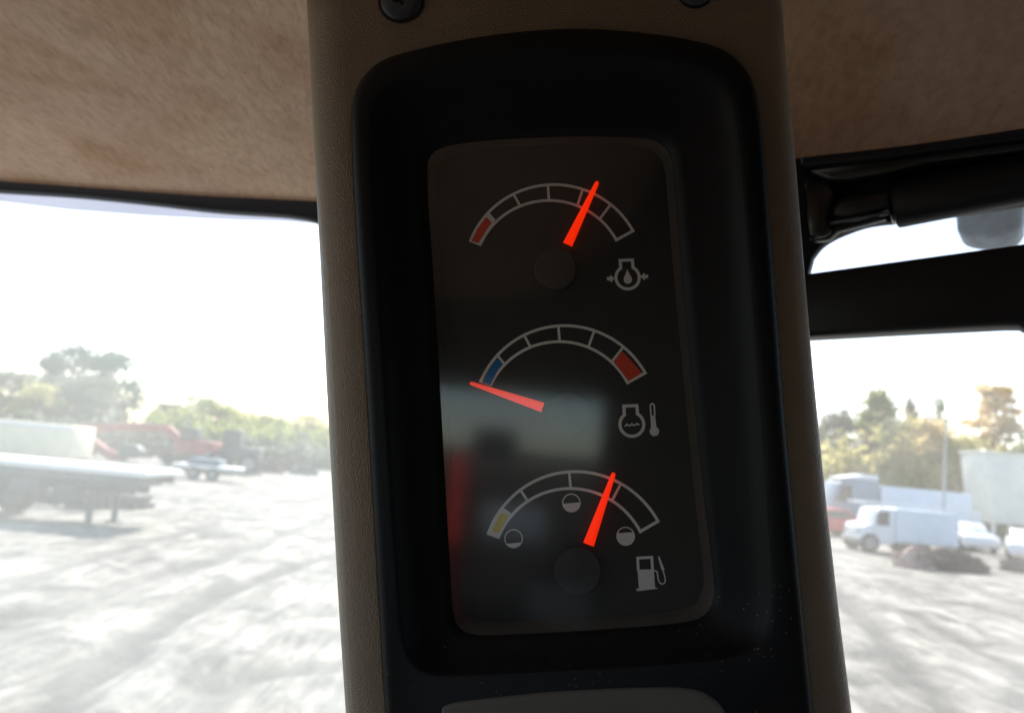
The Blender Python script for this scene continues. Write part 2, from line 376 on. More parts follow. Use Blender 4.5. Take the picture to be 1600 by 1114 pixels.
def gauge(z, oc, ic, divs, wide_first, zones, needle, hub, glow, name_sym):
    Z = zoomq(*z)
    oo, oR = circ3(*[Z(*p) for p in oc]); io, iR = circ3(*[Z(*p) for p in ic])
    lw = 4.6 * PXM
    bm = bmesh.new()
    def arc(o, r, a0, a1, nseg=64): return [o + Vector((math.cos(a0 + (a1 - a0) * k / nseg), math.sin(a0 + (a1 - a0) * k / nseg))) * r for k in range(nseg + 1)]
    ang = lambda o, p: math.atan2(p.y - o.y, p.x - o.x)
    pL, pR = Z(*oc[0]), Z(*oc[2]); qL, qR = Z(*ic[0]), Z(*ic[2])
    A = arc(oo, oR, ang(oo, pL), ang(oo, pR)); B = arc(oo, oR - lw, ang(oo, pL), ang(oo, pR)); strip(bm, A, B, HI)
    A = arc(io, iR + lw, ang(io, qL), ang(io, qR)); B = arc(io, iR, ang(io, qL), ang(io, qR)); strip(bm, A, B, HI)
    e = [(pL, qL), (pR, qR)]
    k = 0
    for p, q in e:                            # end caps, set inside the ends of the arc
        mid = (pL + pR) / 2; d = (Z(*oc[1]) - q).normalized(); nrm = Vector((-(p - q).y, (p - q).x)).normalized()
        if nrm.dot(oo + Vector((0, oR)) - p) < 0: nrm = -nrm
        fill_poly(bm, [p, q, q + nrm * lw, p + nrm * lw], HI + .00013 + k * 4e-6); k += 1
    for (x0, y0, x1, y1) in divs:
        p, q = Z(x0, y0), Z(x1, y1); p, q = p + (p - q) * .08, q + (q - p) * .06
        L2 = stroke([p, q], lw * .9); fill_poly(bm, L2, HI + .00013 + k * 4e-6); k += 1
    if wide_first:                            # this cell is printed solid white
        fill_poly(bm, [Z(*p) for p in wide_first], HI + .00013 + k * 4e-6)
    scale = obj('gauge_scale', bm, M['ink'], cluster, normals=False)
    for p in scale.data.polygons:
        if p.normal.z < 0: p.flip()
    for zn, pts, m in zones:
        bm = bmesh.new(); fill_poly(bm, [Z(*p) for p in pts], HI + .00022); zo = obj(zn, bm, M[m], scale, normals=False)
        for p in zo.data.polygons:
            if p.normal.z < 0: p.flip()
    # needle: a tapered bar with a ridge, above the dial
    (tx, ty, tw), (bx, by, bw) = needle; h = -.0128
    t = Vector(Q(z[0] + tx / z[2], z[1] + ty / z[2], h)[:2]); b = Vector(Q(z[0] + bx / z[2], z[1] + by / z[2], h)[:2])
    d = (t - b).normalized(); s = Vector((-d.y, d.x)); tw = tw / z[2] * PXM / 2; bw = bw / z[2] * PXM / 2
    bm = bmesh.new(); sec = []
    for (p, wd, hh) in ((b, bw, .0011), (t - d * tw * .8, tw, .0006), (t, tw * .55, .0005)):
        sec.append([bm.verts.new((p.x + s.x * wd * k, p.y + s.y * wd * k, h + z_)) for k, z_ in ((-1, -.0006), (-1, 0), (-.28, hh * .8), (.28, hh * .8), (1, 0), (1, -.0006))])
    for a, c in zip(sec, sec[1:]):
        for i in range(6): bm.faces.new((a[i], a[(i + 1) % 6], c[(i + 1) % 6], c[i]))
    bm.faces.new(sec[0]); bm.faces.new(sec[-1][::-1])
    nd = obj('needle', bm, glow, cluster)
    # hub cap and the dark arm that joins it to the glowing bar
    hx, hy, hr = hub; hp = Q(z[0] + hx / z[2], z[1] + hy / z[2], -.0122); r = hr / z[2] * PXM
    bm = bmesh.new(); seg = 64
    pr = [(r, HD), (r, -.0128), (r * .97, -.0123), (r * .9, -.0122), (0.0001, -.0122)]
    rg = [[bm.verts.new((hp[0] + a * math.cos(2 * math.pi * k / seg), hp[1] + a * math.sin(2 * math.pi * k / seg), hh)) for k in range(seg)] for a, hh in pr]
    for a, c in zip(rg, rg[1:]):
        for k in range(seg): bm.faces.new((a[k], a[(k + 1) % seg], c[(k + 1) % seg], c[k]))
    obj('hub_cap', bm, M['hub'], nd, smooth=True)
    return scale

needle_dim = mat('needle_weak_glow', (1.0, 0.05, 0.02), 0.35, 0.5, emit=0.27)  # weaker emission stands in for the light this needle reflects
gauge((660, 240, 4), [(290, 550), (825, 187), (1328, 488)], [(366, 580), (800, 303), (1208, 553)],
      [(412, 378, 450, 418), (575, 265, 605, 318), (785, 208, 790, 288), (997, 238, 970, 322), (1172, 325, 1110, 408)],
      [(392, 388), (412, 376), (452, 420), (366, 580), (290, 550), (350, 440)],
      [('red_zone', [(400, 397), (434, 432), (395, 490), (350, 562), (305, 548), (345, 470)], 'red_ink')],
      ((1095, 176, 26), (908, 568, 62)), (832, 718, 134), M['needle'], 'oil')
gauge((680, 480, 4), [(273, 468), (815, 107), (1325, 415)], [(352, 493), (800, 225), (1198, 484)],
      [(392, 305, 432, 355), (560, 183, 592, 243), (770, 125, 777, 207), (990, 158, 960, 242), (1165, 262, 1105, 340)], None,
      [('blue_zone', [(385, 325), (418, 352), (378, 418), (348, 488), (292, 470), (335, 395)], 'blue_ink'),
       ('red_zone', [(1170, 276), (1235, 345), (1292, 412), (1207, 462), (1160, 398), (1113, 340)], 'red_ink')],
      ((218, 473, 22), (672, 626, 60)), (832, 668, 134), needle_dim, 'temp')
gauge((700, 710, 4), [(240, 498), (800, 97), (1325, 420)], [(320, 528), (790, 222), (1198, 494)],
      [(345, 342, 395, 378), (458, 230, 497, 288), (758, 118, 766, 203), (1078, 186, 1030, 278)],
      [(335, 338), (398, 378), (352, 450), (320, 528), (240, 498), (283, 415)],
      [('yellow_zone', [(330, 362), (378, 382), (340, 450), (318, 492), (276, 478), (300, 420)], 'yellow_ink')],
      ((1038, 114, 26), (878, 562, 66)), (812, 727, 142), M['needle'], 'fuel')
# level marks of the fuel gauge
def circle_pts(o, r, a0=0, a1=360, n=40): return [o + Vector((math.cos(R_(a0 + (a1 - a0) * k / n)), math.sin(R_(a0 + (a1 - a0) * k / n)))) * r for k in range(n + 1)]
Z3 = zoomq(700, 710, 4)
for (x, y, fy) in ((410, 525, 550), (771, 302, 300), (1110, 510, 485)):
    o = Z3(x, y); r = 57 / 4 * PXM; bm = bmesh.new()
    strip(bm, circle_pts(o, r), circle_pts(o, r - 1.7 * PXM), HI)
    f = (y - fy) / 57; b = math.degrees(math.asin(f)); tl = 2.5
    fill_poly(bm, circle_pts(o, r * .99, 180 - b + tl, 360 + b + tl, 36)[:-1], HI + .00014)
    mk = obj('level_mark', bm, M['ink'], cluster, normals=False)
    for p in mk.data.polygons:
        if p.normal.z < 0: p.flip()
def symbol(polys, strips=()):
    bm = bmesh.new(); k = 0
    for p in polys: fill_poly(bm, p, HI + .00010 + k * 4e-6); k += 1
    for pts, wd in strips:
        s = stroke(pts, wd); n = len(s) // 2; strip(bm, s[:n], s[n:][::-1], HI + k * 4e-6); k += 1
    o = obj('symbol', bm, M['ink'], cluster, normals=False)
    for p in o.data.polygons:
        if p.normal.z < 0: p.flip()
    return o
def engine(Z, c, r, top, nl, nr, wd):
    """outline of the engine symbol: a ring open at the top with a square neck"""
    o = Z(*c); R2 = (Z(c[0] + r, c[1]) - o).length
    a0 = math.degrees(math.atan2(Z(*nr).y - o.y, Z(*nr).x - o.x)); a1 = math.degrees(math.atan2(Z(*nl).y - o.y, Z(*nl).x - o.x))
    if a1 < a0: a1 += 360
    arc = circle_pts(o, R2, a1, a0 + 360, 48)
    return [((Z(*top[1]) + Z(*top[0])) / 2)] + [Z(*top[0])] + arc + [Z(*top[1])] + [((Z(*top[1]) + Z(*top[0])) / 2)]
Z = zoomq(930, 380, 11.14)
symbol([[Z(*p) for p in ((555, 452), (600, 545), (633, 600))] + [Z(567 + 73 * math.cos(R_(a)), 637 + 73 * math.sin(R_(a))) for a in range(-20, 201, 20)] + [Z(*p) for p in ((500, 600), (527, 545))],
        [Z(*p) for p in ((203, 592), (262, 585), (260, 552), (333, 613), (275, 690), (266, 656), (207, 650))],
        [Z(*p) for p in ((925, 610), (862, 617), (860, 655), (788, 585), (850, 514), (858, 550), (915, 548))]],
       [(engine(Z, (563, 600), 203, ((432, 302), (648, 294)), (440, 432), (657, 425), 55), 55 / 11.14 * PXM)])['label'] = 'engine outline with an oil drop and two inward arrows'
Z = zoomq(950, 610, 12.38)
symbol([[Z(*p) for p in ((818, 490), (912, 490), (940, 740), (832, 740))], [Z(897 + 93 * math.cos(R_(a)), 790 + 93 * math.sin(R_(a))) for a in range(0, 360, 15)]],
       [(engine(Z, (460, 655), 230, ((306, 302), (558, 293)), (312, 468), (570, 458), 62), 62 / 12.38 * PXM),
        ([Z(*p) for p in ((320, 688), (345, 680), (362, 652), (388, 668), (412, 684), (440, 665), (460, 645), (485, 668), (515, 676), (535, 660), (555, 638), (580, 655), (608, 660))], 26 / 12.38 * PXM),
        ([Z(*p) for p in ((835, 495), (815, 310), (822, 275), (853, 256), (885, 270), (895, 305), (903, 495))], 30 / 12.38 * PXM)])['label'] = 'engine outline with water waves beside a thermometer'
Z = zoomq(950, 800, 8.567)
symbol([[Z(*p) for p in ((395, 768), (613, 762), (630, 1003), (668, 1022), (390, 1056), (374, 1024), (413, 1018))],
        [Z(*p) for p in ((668, 592), (688, 590), (722, 680), (757, 762), (740, 776), (716, 772), (690, 680))]],
       [([Z(*p) for p in ((404, 780), (397, 613), (585, 602), (596, 780))], 36 / 8.567 * PXM),
        ([Z(*p) for p in ((612, 783), (640, 782), (660, 802), (666, 860), (674, 905), (694, 945), (726, 962), (756, 945), (768, 905), (755, 845), (735, 770))], 17 / 8.567 * PXM)])['label'] = 'fuel pump with a curved hose'
# lower switch plate
bm = bmesh.new()
pl = smooth_loop([Q(x, y, .0066)[:2] for x, y in ((690, 1120), (700, 1100), (745, 1092), (860, 1080), (980, 1074), (1060, 1073), (1105, 1084), (1135, 1118), (1150, 1200), (1160, 1330), (1140, 1360), (900, 1375), (720, 1370), (700, 1340), (692, 1220))], 5)
prs = [ring(inset(pl, d), h) for d, h in ((0, .0050), (0, .0078), (.0008, .0086), (.002, .0090))]
for a, b in zip(prs, prs[1:]): bridge(a, b)
bm.faces.new(prs[-1]); obj('cover_plate', bm, M['plate'], cluster, smooth=False)['label'] = 'grey brown blank plate below the gauges'

# ================================================================== CAB
ZH = CAM.z + .27
edgeL = [G(x, y, ZH) for x, y in ((-330, 256), (-150, 271), (0, 283), (150, 294), (300, 305), (420, 311), (500, 315), (620, 322))]
edgeR = [G(x, y, ZH) for x, y in ((1150, 262), (1250, 247), (1330, 238), (1430, 226), (1520, 213), (1610, 199), (1750, 172), (1900, 140))]
rim_line = smooth_loop([tuple(p) for p in edgeL + edgeR], 4, closed=False)
bm = bmesh.new()
yb = -1.1
NX = len(rim_line); rows = []
# sheet from the rim back to behind the viewer, its right part arched up to darken it, with a rolled edge
lip = [(0.0, .0), (0.0, 0.002), (.004, .004), (.012, .006)]
cols = []
for (x, y, z) in rim_line:
    col = []
    for dy, dz in lip: col.append((x * (1 - dy), y - dy, ZH + dz - 0.0))
    for k in range(1, 27):
        t = k / 26; yy = (y - .012) * (1 - t) + yb * t; xx = x * (1 - t) + (x * 1.1) * t
        col.append((xx, yy, ZH + .006 + (.03 + .26 * max(0, min(1, (x - .0) / .2))) * math.sin(min(1, t * 3.2) * math.pi / 2) + .004 * noise.noise((xx * 5, yy * 5, 0))))
    cols.append([bm.verts.new(p) for p in col])
for a, b in zip(cols, cols[1:]):
    for i in range(len(a) - 1): bm.faces.new((a[i], a[i + 1], b[i + 1], b[i]))
hl = obj('headliner', bm, M['headliner'], smooth=True)
tag(hl, 'stained tan felt headliner across the cab ceiling either side of the pillar', 'headliner')

# windscreen at the front
YW = edgeL[2].y + .012
FW = Vector((0, YW, 0)); FN = Vector((0, 1, 0))
def F(px, py): return on_plane(px, py, FW, FN)
win = empty('front_windscreen', (0, YW, CAM.z), label='dusty front windscreen left of the pillar with a dark rubber seal along its top', cat='windscreen')
def wpart(name, pts, m, ext, parent, z=None, bevel=0.0):
    bm = bmesh.new(); prism(bm, [Vector(p) - parent.location for p in pts], ext); return obj(name, bm, m, parent, bevel=bevel)
top = [(-330, 240), (-150, 262), (0, 274), (150, 286), (300, 297), (420, 304), (500, 308), (620, 312)]
bot = [(-330, 272), (-150, 286), (0, 297), (110, 304), (230, 316), (332, 328), (420, 334), (460, 338), (500, 348), (620, 398)]
wpart('rubber_seal', [F(*p) for p in top] + [F(*p) for p in smooth_loop(bot[::-1], 4, False)], M['rubber'], (0, .018, 0), win, bevel=.002)
band = [(-330, 288), (-150, 301), (0, 315), (110, 328), (230, 337), (365, 344), (440, 346), (510, 351), (620, 404)]
M['band'] = glass_mat('tint_band', 0.35, (0.60, 0.62, 0.74), tint=(.10, .105, .13), dscale=9, contrast=.1)
Yb = YW + .021
Fb = lambda x, y: on_plane(x, y, Vector((0, Yb, 0)), FN)
bm = bmesh.new(); bm.faces.new([bm.verts.new(p - win.location) for p in [Fb(x, y - 6) for x, y in bot] + [Fb(*p) for p in band[::-1]]])
obj('shade_band', bm, M['band'], win)['label'] = 'pale grey strip along the top of the glass'
xl, xr = -.78, F(660, 400).x
bm = bmesh.new(); bm.faces.new([bm.verts.new(v) for v in ((xl, .025, -1.2), (xr, .025, -1.2), (xr, .025, .30), (xl, .025, .30))])
obj('glass_pane', bm, M['wglass'], win)

# side window to the right
e1, e2 = edgeR[1], edgeR[5]
sdir = (e2 - e1).normalized(); SN = Vector((-sdir.y, sdir.x, 0)).normalized()
if SN.y < 0: SN = -SN
SP = e1 + SN * .03
def S(px, py, off=0.0): return on_plane(px, py, SP + SN * off, SN)
sw = empty('side_window', SP, label='side window right of the pillar, its black frame arched at the top corner', cat='window')
def spart(name, px, m, depth, parent, off=0.0, bevel=0.0, smooth=False):
    bm = bmesh.new(); prism(bm, [S(x, y, off) - parent.location for x, y in px], SN * depth); return obj(name, bm, m, parent, bevel=bevel)
arch = [(1268, 402), (1281, 385), (1300, 372), (1325, 361), (1352, 352), (1384, 347), (1430, 343), (1500, 333), (1600, 318), (1750, 290), (1900, 260)]
spart('frame', [(1130, 265), (1250, 236), (1600, 186), (1900, 120)] + smooth_loop(arch[::-1], 3, False) + [(1262, 425), (1262, 470), (1215, 470), (1215, 1180), (1190, 1180), (1180, 500)], M['black'], .012, sw, off=.02, bevel=.002)
g0, g1 = S(1205, 500, .036), S(1900, 400, .036)
bm = bmesh.new(); bm.faces.new([bm.verts.new(Vector((x, y, z)) - SP) for x, y, z in ((g0.x, g0.y, 1.35), (g1.x, g1.y, 1.35), (g1.x, g1.y, ZH + .03), (g0.x, g0.y, ZH + .03))])
obj('glass_pane', bm, M['sglass'], sw)
# roller blind housing under the headliner
rb = empty('blind_housing', S(1400, 300), label='black blind housing tucked under the headliner above the side window', cat='blind housing')
spart('rail', [(1252, 262), (1400, 244), (1600, 217), (1900, 170), (1900, 110), (1600, 190), (1400, 228), (1250, 240)], M['black'], .02, rb, off=-.012, bevel=.002)
spart('cover', [(1258, 276), (1300, 285), (1400, 268), (1450, 256), (1600, 238), (1900, 190), (1900, 140), (1600, 205), (1400, 232), (1252, 250)], M['blackgloss'], .03, rb, off=-.002, bevel=.006)
a, b = S(1398, 322, .006), S(1900, 218, .006)
bm = bmesh.new(); tube(bm, a - rb.location, b - rb.location, .0185, n=28); obj('roller', bm, M['black'], rb, smooth=False, bevel=.002)
a, b = S(1296, 333, .016), S(1394, 313, .016)
bm = bmesh.new(); tube(bm, a - rb.location, b - rb.location, .0125, n=24); tube(bm, S(1392, 314, .014) - rb.location, S(1398, 313, .014) - rb.location, .0195, n=24)
obj('spindle', bm, M['blackgloss'], rb, bevel=.0015)
spart('end_bracket', [(1256, 282), (1292, 280), (1306, 300), (1297, 318), (1292, 345), (1300, 358), (1290, 368), (1262, 372), (1256, 340)], M['blackgloss'], .012, rb, off=-.004, bevel=.003)
spart('lower_lip', [(1260, 366), (1290, 362), (1308, 352), (1372, 336), (1384, 341), (1308, 361), (1294, 374), (1262, 378)], M['blackgloss'], .010, rb, off=.002, bevel=.002)
# thick horizontal bar across the window
bar = empty('window_bar', S(1400, 460), label='thick black horizontal bar crossing the side window', cat='bar')
spart('beam', [(1245, 428), (1600, 379), (1900, 338), (1900, 560), (1720, 522), (1612, 520), (1590, 508), (1566, 508), (1430, 515), (1245, 526)], M['black'], .028, bar, off=-.018, bevel=.005)
# rounded speckled mirror hanging outside
mm = mat('mirror_back', (0.10, 0.16, 0.26), 0.5, 0.5, var=0.45, vscale=55, bump=.3, bscale=120, bdist=.002)
mr = empty('outside_mirror', S(1545, 340, .35), label='speckled blue grey mirror with rounded lower corners hanging outside above the bar', cat='mirror')
pts = [(1494, 250), (1494, 345), (1497, 360), (1508, 367), (1530, 371), (1560, 370), (1583, 364), (1593, 354), (1597, 335), (1597, 245)]
bm = bmesh.new(); prism(bm, [S(x, y, .35) - mr.location for x, y in smooth_loop(pts, 3)], SN * .06); obj('mirror_shell', bm, mm, mr, bevel=.01)
bm = bmesh.new(); tube(bm, S(1545, 262, .38) - mr.location, S(1545, 215, .38) - mr.location, .012); tube(bm, S(1545, 216, .38) - mr.location, S(1545, 216, .06) - mr.location, .012); obj('mirror_arm', bm, M['black'], mr)

# hidden corner post behind the trim
post = empty('corner_post', (0, 0, 0), label='black steel corner post of the cab behind the brown trim', cat='post')
p0, p1, p2 = P(640, 700, .92), P(1190, 700, .78), P(930, 700, .62)
bm = bmesh.new(); prism(bm, [(p0.x, p0.y, 1.0), (p1.x, p1.y, 1.0), (p2.x, p2.y, 1.0)], (0, 0, ZH - 1.0 + .02)); obj('steel_post', bm, M['black'], post)

# the rest of the cab shell, behind and beside the viewer
def refl(px, py, y):
    """where the lens mirrors the line of sight of pixel (px,py) on the plane Y = y behind the viewer"""
    p = on_plane(px, py, O + Nn * HL, Nn); d = (p - CAM).normalized(); r = d - 2 * d.dot(Nn) * Nn
    return p + r * ((y - p.y) / r.y)
def struct(name, boxes, m, parent=None):
    bm = bmesh.new()
    for b in boxes: box(bm, *b)
    o = obj(name, bm, m); o['kind'] = 'structure'; return o
YB = -.62
w0, w1, w2 = refl(690, 600, YB), refl(945, 625, YB), refl(800, 640, YB)
print('REFL', [tuple(round(c, 3) for c in p) for p in (w0, w1, w2, refl(715, 700, -1.5), refl(715, 900, -1.5), refl(720, 710, YB), refl(880, 920, YB))], 'N', tuple(Nn))
zt = (w0.z + w1.z) / 2 ; zb = CAM.z - .45
xa, xb = -.62, w1.x
struct('rear_wall', [(-1.0, 1.1, YB - .04, YB, 1.2, zb), (-1.0, 1.1, YB - .04, YB, zt, ZH + .24), (-1.0, xa, YB - .04, YB, zb, zt), (xb, 1.1, YB - .04, YB, zb, zt)], M['darkint'])
struct('cab_floor', [(-1.0, 1.1, YB, 1.02, 1.15, 1.2)], M['darkint'])
struct('cab_roof', [(-1.0, 1.3, YB - .1, 1.06, ZH + .24, ZH + .28)], M['black'])
struct('side_wall', [(-.86, -.82, YB, 1.02, 1.2, CAM.z - .75), (-.86, -.82, YB, -.15, CAM.z - .75, ZH + .24), (-.86, -.82, .98, 1.02, CAM.z - .75, ZH + .24)], M['darkint'])
struct('door_wall', [(.86, .90, YB, .30, 1.2, ZH + .24)], M['darkint'])

# ================================================================== GROUND
trk = []
for pts, wd, dp in (([(20, 1150), (63, 1109), (147, 1046), (217, 993), (290, 951), (350, 920), (440, 890), (540, 862)], .30, 1.0),
                    ([(-60, 985), (0, 962), (70, 950), (150, 928), (220, 905), (310, 880), (400, 850), (520, 800)], .30, .6),
                    ([(-60, 940), (40, 905), (150, 868), (260, 838), (340, 815)], .25, .5),
                    ([(-80, 1090), (60, 1055), (140, 1040), (230, 1020)], .35, .5),
                    ([(300, 1114), (380, 1060), (470, 1042), (560, 1036)], .35, .7),
                    ([(1300, 915), (1345, 960), (1380, 1000), (1425, 1048), (1480, 1110), (1520, 1160)], .35, 1.0),
                    ([(1290, 960), (1330, 1010), (1370, 1060), (1400, 1130)], .3, .6),
                    ([(1340, 930), (1430, 960), (1520, 1005), (1620, 1060)], .3, .6),
                    ([(1380, 900), (1450, 935), (1540, 950), (1620, 975)], .3, .4)):
    trk.append(([G(x, y).to_2d() for x, y in smooth_loop(pts, 3, False)], wd, dp))
def rut(x, y):
    v = 0; p = Vector((x, y))
    for pts, wd, dp in trk:
        best = 9
        for a, b in zip(pts, pts[1:]):
            ab = b - a; t = max(0, min(1, (p - a).dot(ab) / max(1e-9, ab.length_squared))); q = (p - a - ab * t).length
            if q < best: best = q
        if best < 3 * wd: v += dp * (math.exp(-(best / wd) ** 2) - .45 * math.exp(-((best - 1.7 * wd) / (.6 * wd)) ** 2))
    return v
def axis(fine0, fine1, step, lo, hi):
    xs = []; x = fine0
    while x < fine1: xs.append(x); x += step
    s = step
    while x < hi: xs.append(x); s *= 1.25; x += s
    xs.append(hi); x = fine0; s = step
    while x > lo: s *= 1.25; x -= s; xs.insert(0, max(x, lo))
    return xs
xs = axis(-16, 16, .14, -700, 700); ys = axis(7, 30, .14, -60, 1200)
verts = []; faces = []; wet = []
for y in ys:
    for x in xs:
        near = 1 if (-17 < x < 17 and 6 < y < 31) else 0
        h = 0; r = 0
        if near:
            r = rut(x, y)
            h = -.09 * r + .05 * noise.noise((x * .7, y * .7, 0)) + .035 * noise.noise((x * 2.1, y * 2.1, 3)) + .02 * noise.noise((x * 5, y * 5, 7))
            h *= min(1, (17 - abs(x)) / 2)
        verts.append((x, y, h)); wet.append(max(0, r))
nx = len(xs)
for j in range(len(ys) - 1):
    for i in range(nx - 1): faces.append((j * nx + i, j * nx + i + 1, (j + 1) * nx + i + 1, (j + 1) * nx + i))
me = bpy.data.meshes.new('ground'); me.from_pydata(verts, [], faces); me.update()
at = me.attributes.new('mud', 'FLOAT', 'POINT'); at.data.foreach_set('value', wet)
gm = bpy.data.materials.new('packed_dirt'); gm.use_nodes = True; N, L = gm.node_tree.nodes, gm.node_tree.links; b = N['Principled BSDF']
tc = N.new('ShaderNodeTexCoord'); mp = N.new('ShaderNodeMapping'); mp.inputs['Scale'].default_value = (1, .8, 1); mp.inputs['Rotation'].default_value = (0, 0, R_(12)); L.new(tc.outputs['Object'], mp.inputs[0])
n1 = N.new('ShaderNodeTexNoise'); n1.inputs['Scale'].default_value = .8; n1.inputs['Detail'].default_value = 9; n1.inputs['Roughness'].default_value = .68; n1.inputs['Distortion'].default_value = .6; L.new(mp.outputs[0], n1.inputs['Vector'])
cr = N.new('ShaderNodeValToRGB'); cr.color_ramp.elements[0].position = .38; cr.color_ramp.elements[1].position = .60
cr.color_ramp.elements[0].color = (.10, .096, .085, 1); cr.color_ramp.elements[1].color = (.43, .405, .35, 1); L.new(n1.outputs['Fac'], cr.inputs[0])
av = N.new('ShaderNodeAttribute'); av.attribute_name = 'mud'; mx = N.new('ShaderNodeMix'); mx.data_type = 'RGBA'; mx.inputs[7].default_value = (.022, .021, .019, 1)
ml = N.new('ShaderNodeMath'); ml.operation = 'MULTIPLY'; ml.inputs[1].default_value = 1.25; ml.use_clamp = True; L.new(av.outputs['Fac'], ml.inputs[0])
m2_ = N.new('ShaderNodeMapping'); m2_.inputs['Rotation'].default_value = (0, 0, R_(35)); m2_.inputs['Scale'].default_value = (3.2, .30, 1); L.new(tc.outputs['Object'], m2_.inputs[0])
n3 = N.new('ShaderNodeTexNoise'); n3.inputs['Scale'].default_value = 1.0; n3.inputs['Detail'].default_value = 6; n3.inputs['Distortion'].default_value = .9; L.new(m2_.outputs[0], n3.inputs['Vector'])
c3 = N.new('ShaderNodeValToRGB'); c3.color_ramp.elements[0].position = .40; c3.color_ramp.elements[1].position = .56; c3.color_ramp.elements[0].color = (.58, .58, .58, 1); c3.color_ramp.elements[1].color = (1, 1, 1, 1); L.new(n3.outputs['Fac'], c3.inputs[0])
mm_ = N.new('ShaderNodeMix'); mm_.data_type = 'RGBA'; mm_.blend_type = 'MULTIPLY'; mm_.inputs[0].default_value = 1; L.new(cr.outputs[0], mm_.inputs[6]); L.new(c3.outputs[0], mm_.inputs[7])
n4 = N.new('ShaderNodeTexNoise'); n4.inputs['Scale'].default_value = 5.5; n4.inputs['Detail'].default_value = 8; n4.inputs['Roughness'].default_value = .7; n4.inputs['Distortion'].default_value = .4; L.new(m2_.outputs[0], n4.inputs['Vector'])
c4 = N.new('ShaderNodeValToRGB'); c4.color_ramp.elements[0].position = .36; c4.color_ramp.elements[1].position = .58; c4.color_ramp.elements[0].color = (.5, .5, .49, 1); c4.color_ramp.elements[1].color = (1, 1, 1, 1); L.new(n4.outputs['Fac'], c4.inputs[0])
m5 = N.new('ShaderNodeMix'); m5.data_type = 'RGBA'; m5.blend_type = 'MULTIPLY'; m5.inputs[0].default_value = 1; L.new(mm_.outputs[2], m5.inputs[6]); L.new(c4.outputs[0], m5.inputs[7])
g6 = N.new('ShaderNodeMath'); g6.operation = 'MULTIPLY'; L.new(ml.outputs[0], g6.inputs[0]); L.new(n4.outputs['Fac'], g6.inputs[1])
g7 = N.new('ShaderNodeMath'); g7.operation = 'MULTIPLY'; g7.inputs[1].default_value = 1.5; g7.use_clamp = True; L.new(g6.outputs[0], g7.inputs[0])
L.new(g7.outputs[0], mx.inputs[0]); L.new(m5.outputs[2], mx.inputs[6]); L.new(mx.outputs[2], b.inputs['Base Color'])
n2 = N.new('ShaderNodeTexNoise'); n2.inputs['Scale'].default_value = 9; n2.inputs['Detail'].default_value = 6; L.new(mp.outputs[0], n2.inputs['Vector'])
bp = N.new('ShaderNodeBump'); bp.inputs['Strength'].default_value = .5; bp.inputs['Distance'].default_value = .06; L.new(n2.outputs['Fac'], bp.inputs['Height']); L.new(bp.outputs[0], b.inputs['Normal'])
b.inputs['Roughness'].default_value = .8; b.inputs['Specular IOR Level'].default_value = .25
go = link('ground', me, gm, smooth=True); go['kind'] = 'structure'

# ================================================================== VEHICLES AND MACHINES
M['white'] = mat('white_paint', (.78, .80, .82), .35, .5, var=.03, vscale=2)
M['paleblue'] = mat('pale_blue_and_shade', (.74, .80, .87), .4, .5, var=.04, vscale=2)
M['wglossdark'] = mat('vehicle_glass', (.02, .03, .04), .1, .6)
M['tyre'] = mat('tyre', (.025, .025, .025), .8, .3, var=.2, vscale=20)
M['rimm'] = mat('wheel_rim', (.22, .22, .23), .4, .5, metal=.5)
M['red'] = mat('red_paint', (.66, .04, .03), .45, .5, var=.15, vscale=3)
M['oldred'] = mat('faded_red_paint', (.40, .10, .085), .6, .3, var=.25, vscale=2)
M['steel'] = mat('dark_steel', (.07, .075, .08), .6, .5, var=.3, vscale=4)
M['navy'] = mat('dark_blue_paint', (.05, .09, .15), .35, .5)
M['cream'] = mat('cream_panel', (.86, .76, .55), .6, .4, var=.06, vscale=2)
M['deck'] = mat('pale_deck', (.88, .87, .83), .55, .4, var=.06, vscale=3)
M['greyblue'] = mat('grey_blue_paint', (.24, .30, .36), .4, .5, var=.1, vscale=3)
def wheel(parent, x, y, r, wd=.28):
    bm = bmesh.new(); tube(bm, (x, y - wd / 2, r), (x, y + wd / 2, r), r, n=24); t = obj('wheel', bm, M['tyre'], parent, bevel=.03)
    bm = bmesh.new(); tube(bm, (x, y - wd / 2 - .012, r), (x, y + wd / 2 + .012, r), r * .55, n=16); obj('rim', bm, M['rimm'], t)
def pb(name, parent, boxes, m, bevel=0.03, polys=()):
    bm = bmesh.new()
    for b in boxes: box(bm, *b)
    for pts, y0, y1 in polys: prism(bm, [(x, y0, z) for x, z in pts], (0, y1 - y0, 0))
    return obj(name, bm, m, parent, bevel=bevel)

# flatbed trailer at the left, long side to the viewer, its right end at column 275
c = away(268, 21.5)
t = empty('flatbed_trailer', c, R_(1.5), 'flatbed trailer with a pale deck catching the sun and dark running gear', 'trailer')
pb('deck', t, [(-11.0, 0, -1.2, 1.3, 1.34, 1.50)], M['deck'], .05)
pb('side_rail', t, [(-11.0, -.15, -1.16, -1.06, 1.12, 1.335), (-11.0, -.15, 1.1, 1.2, 1.12, 1.335)], M['steel'])
pb('chassis', t, [(-10.6, -.5, -.5, -.34, .85, 1.335), (-10.6, -.5, .34, .5, .85, 1.335), (-.5, -.42, -1.1, 1.1, 1.05, 1.335)] + [(-10.4 + k * 1.15, -10.28 + k * 1.15, -1.05, 1.05, 1.0, 1.33) for k in range(9)], M['steel'])
pb('landing_leg', t, [(-1.5, -1.36, -.8, -.66, 0.02, .86), (-1.6, -1.26, -.9, -.56, 0, .05)], M['steel'])
pb('landing_leg', t, [(-1.5, -1.36, .66, .8, 0.02, .86), (-1.6, -1.26, .56, .9, 0, .05)], M['steel'])
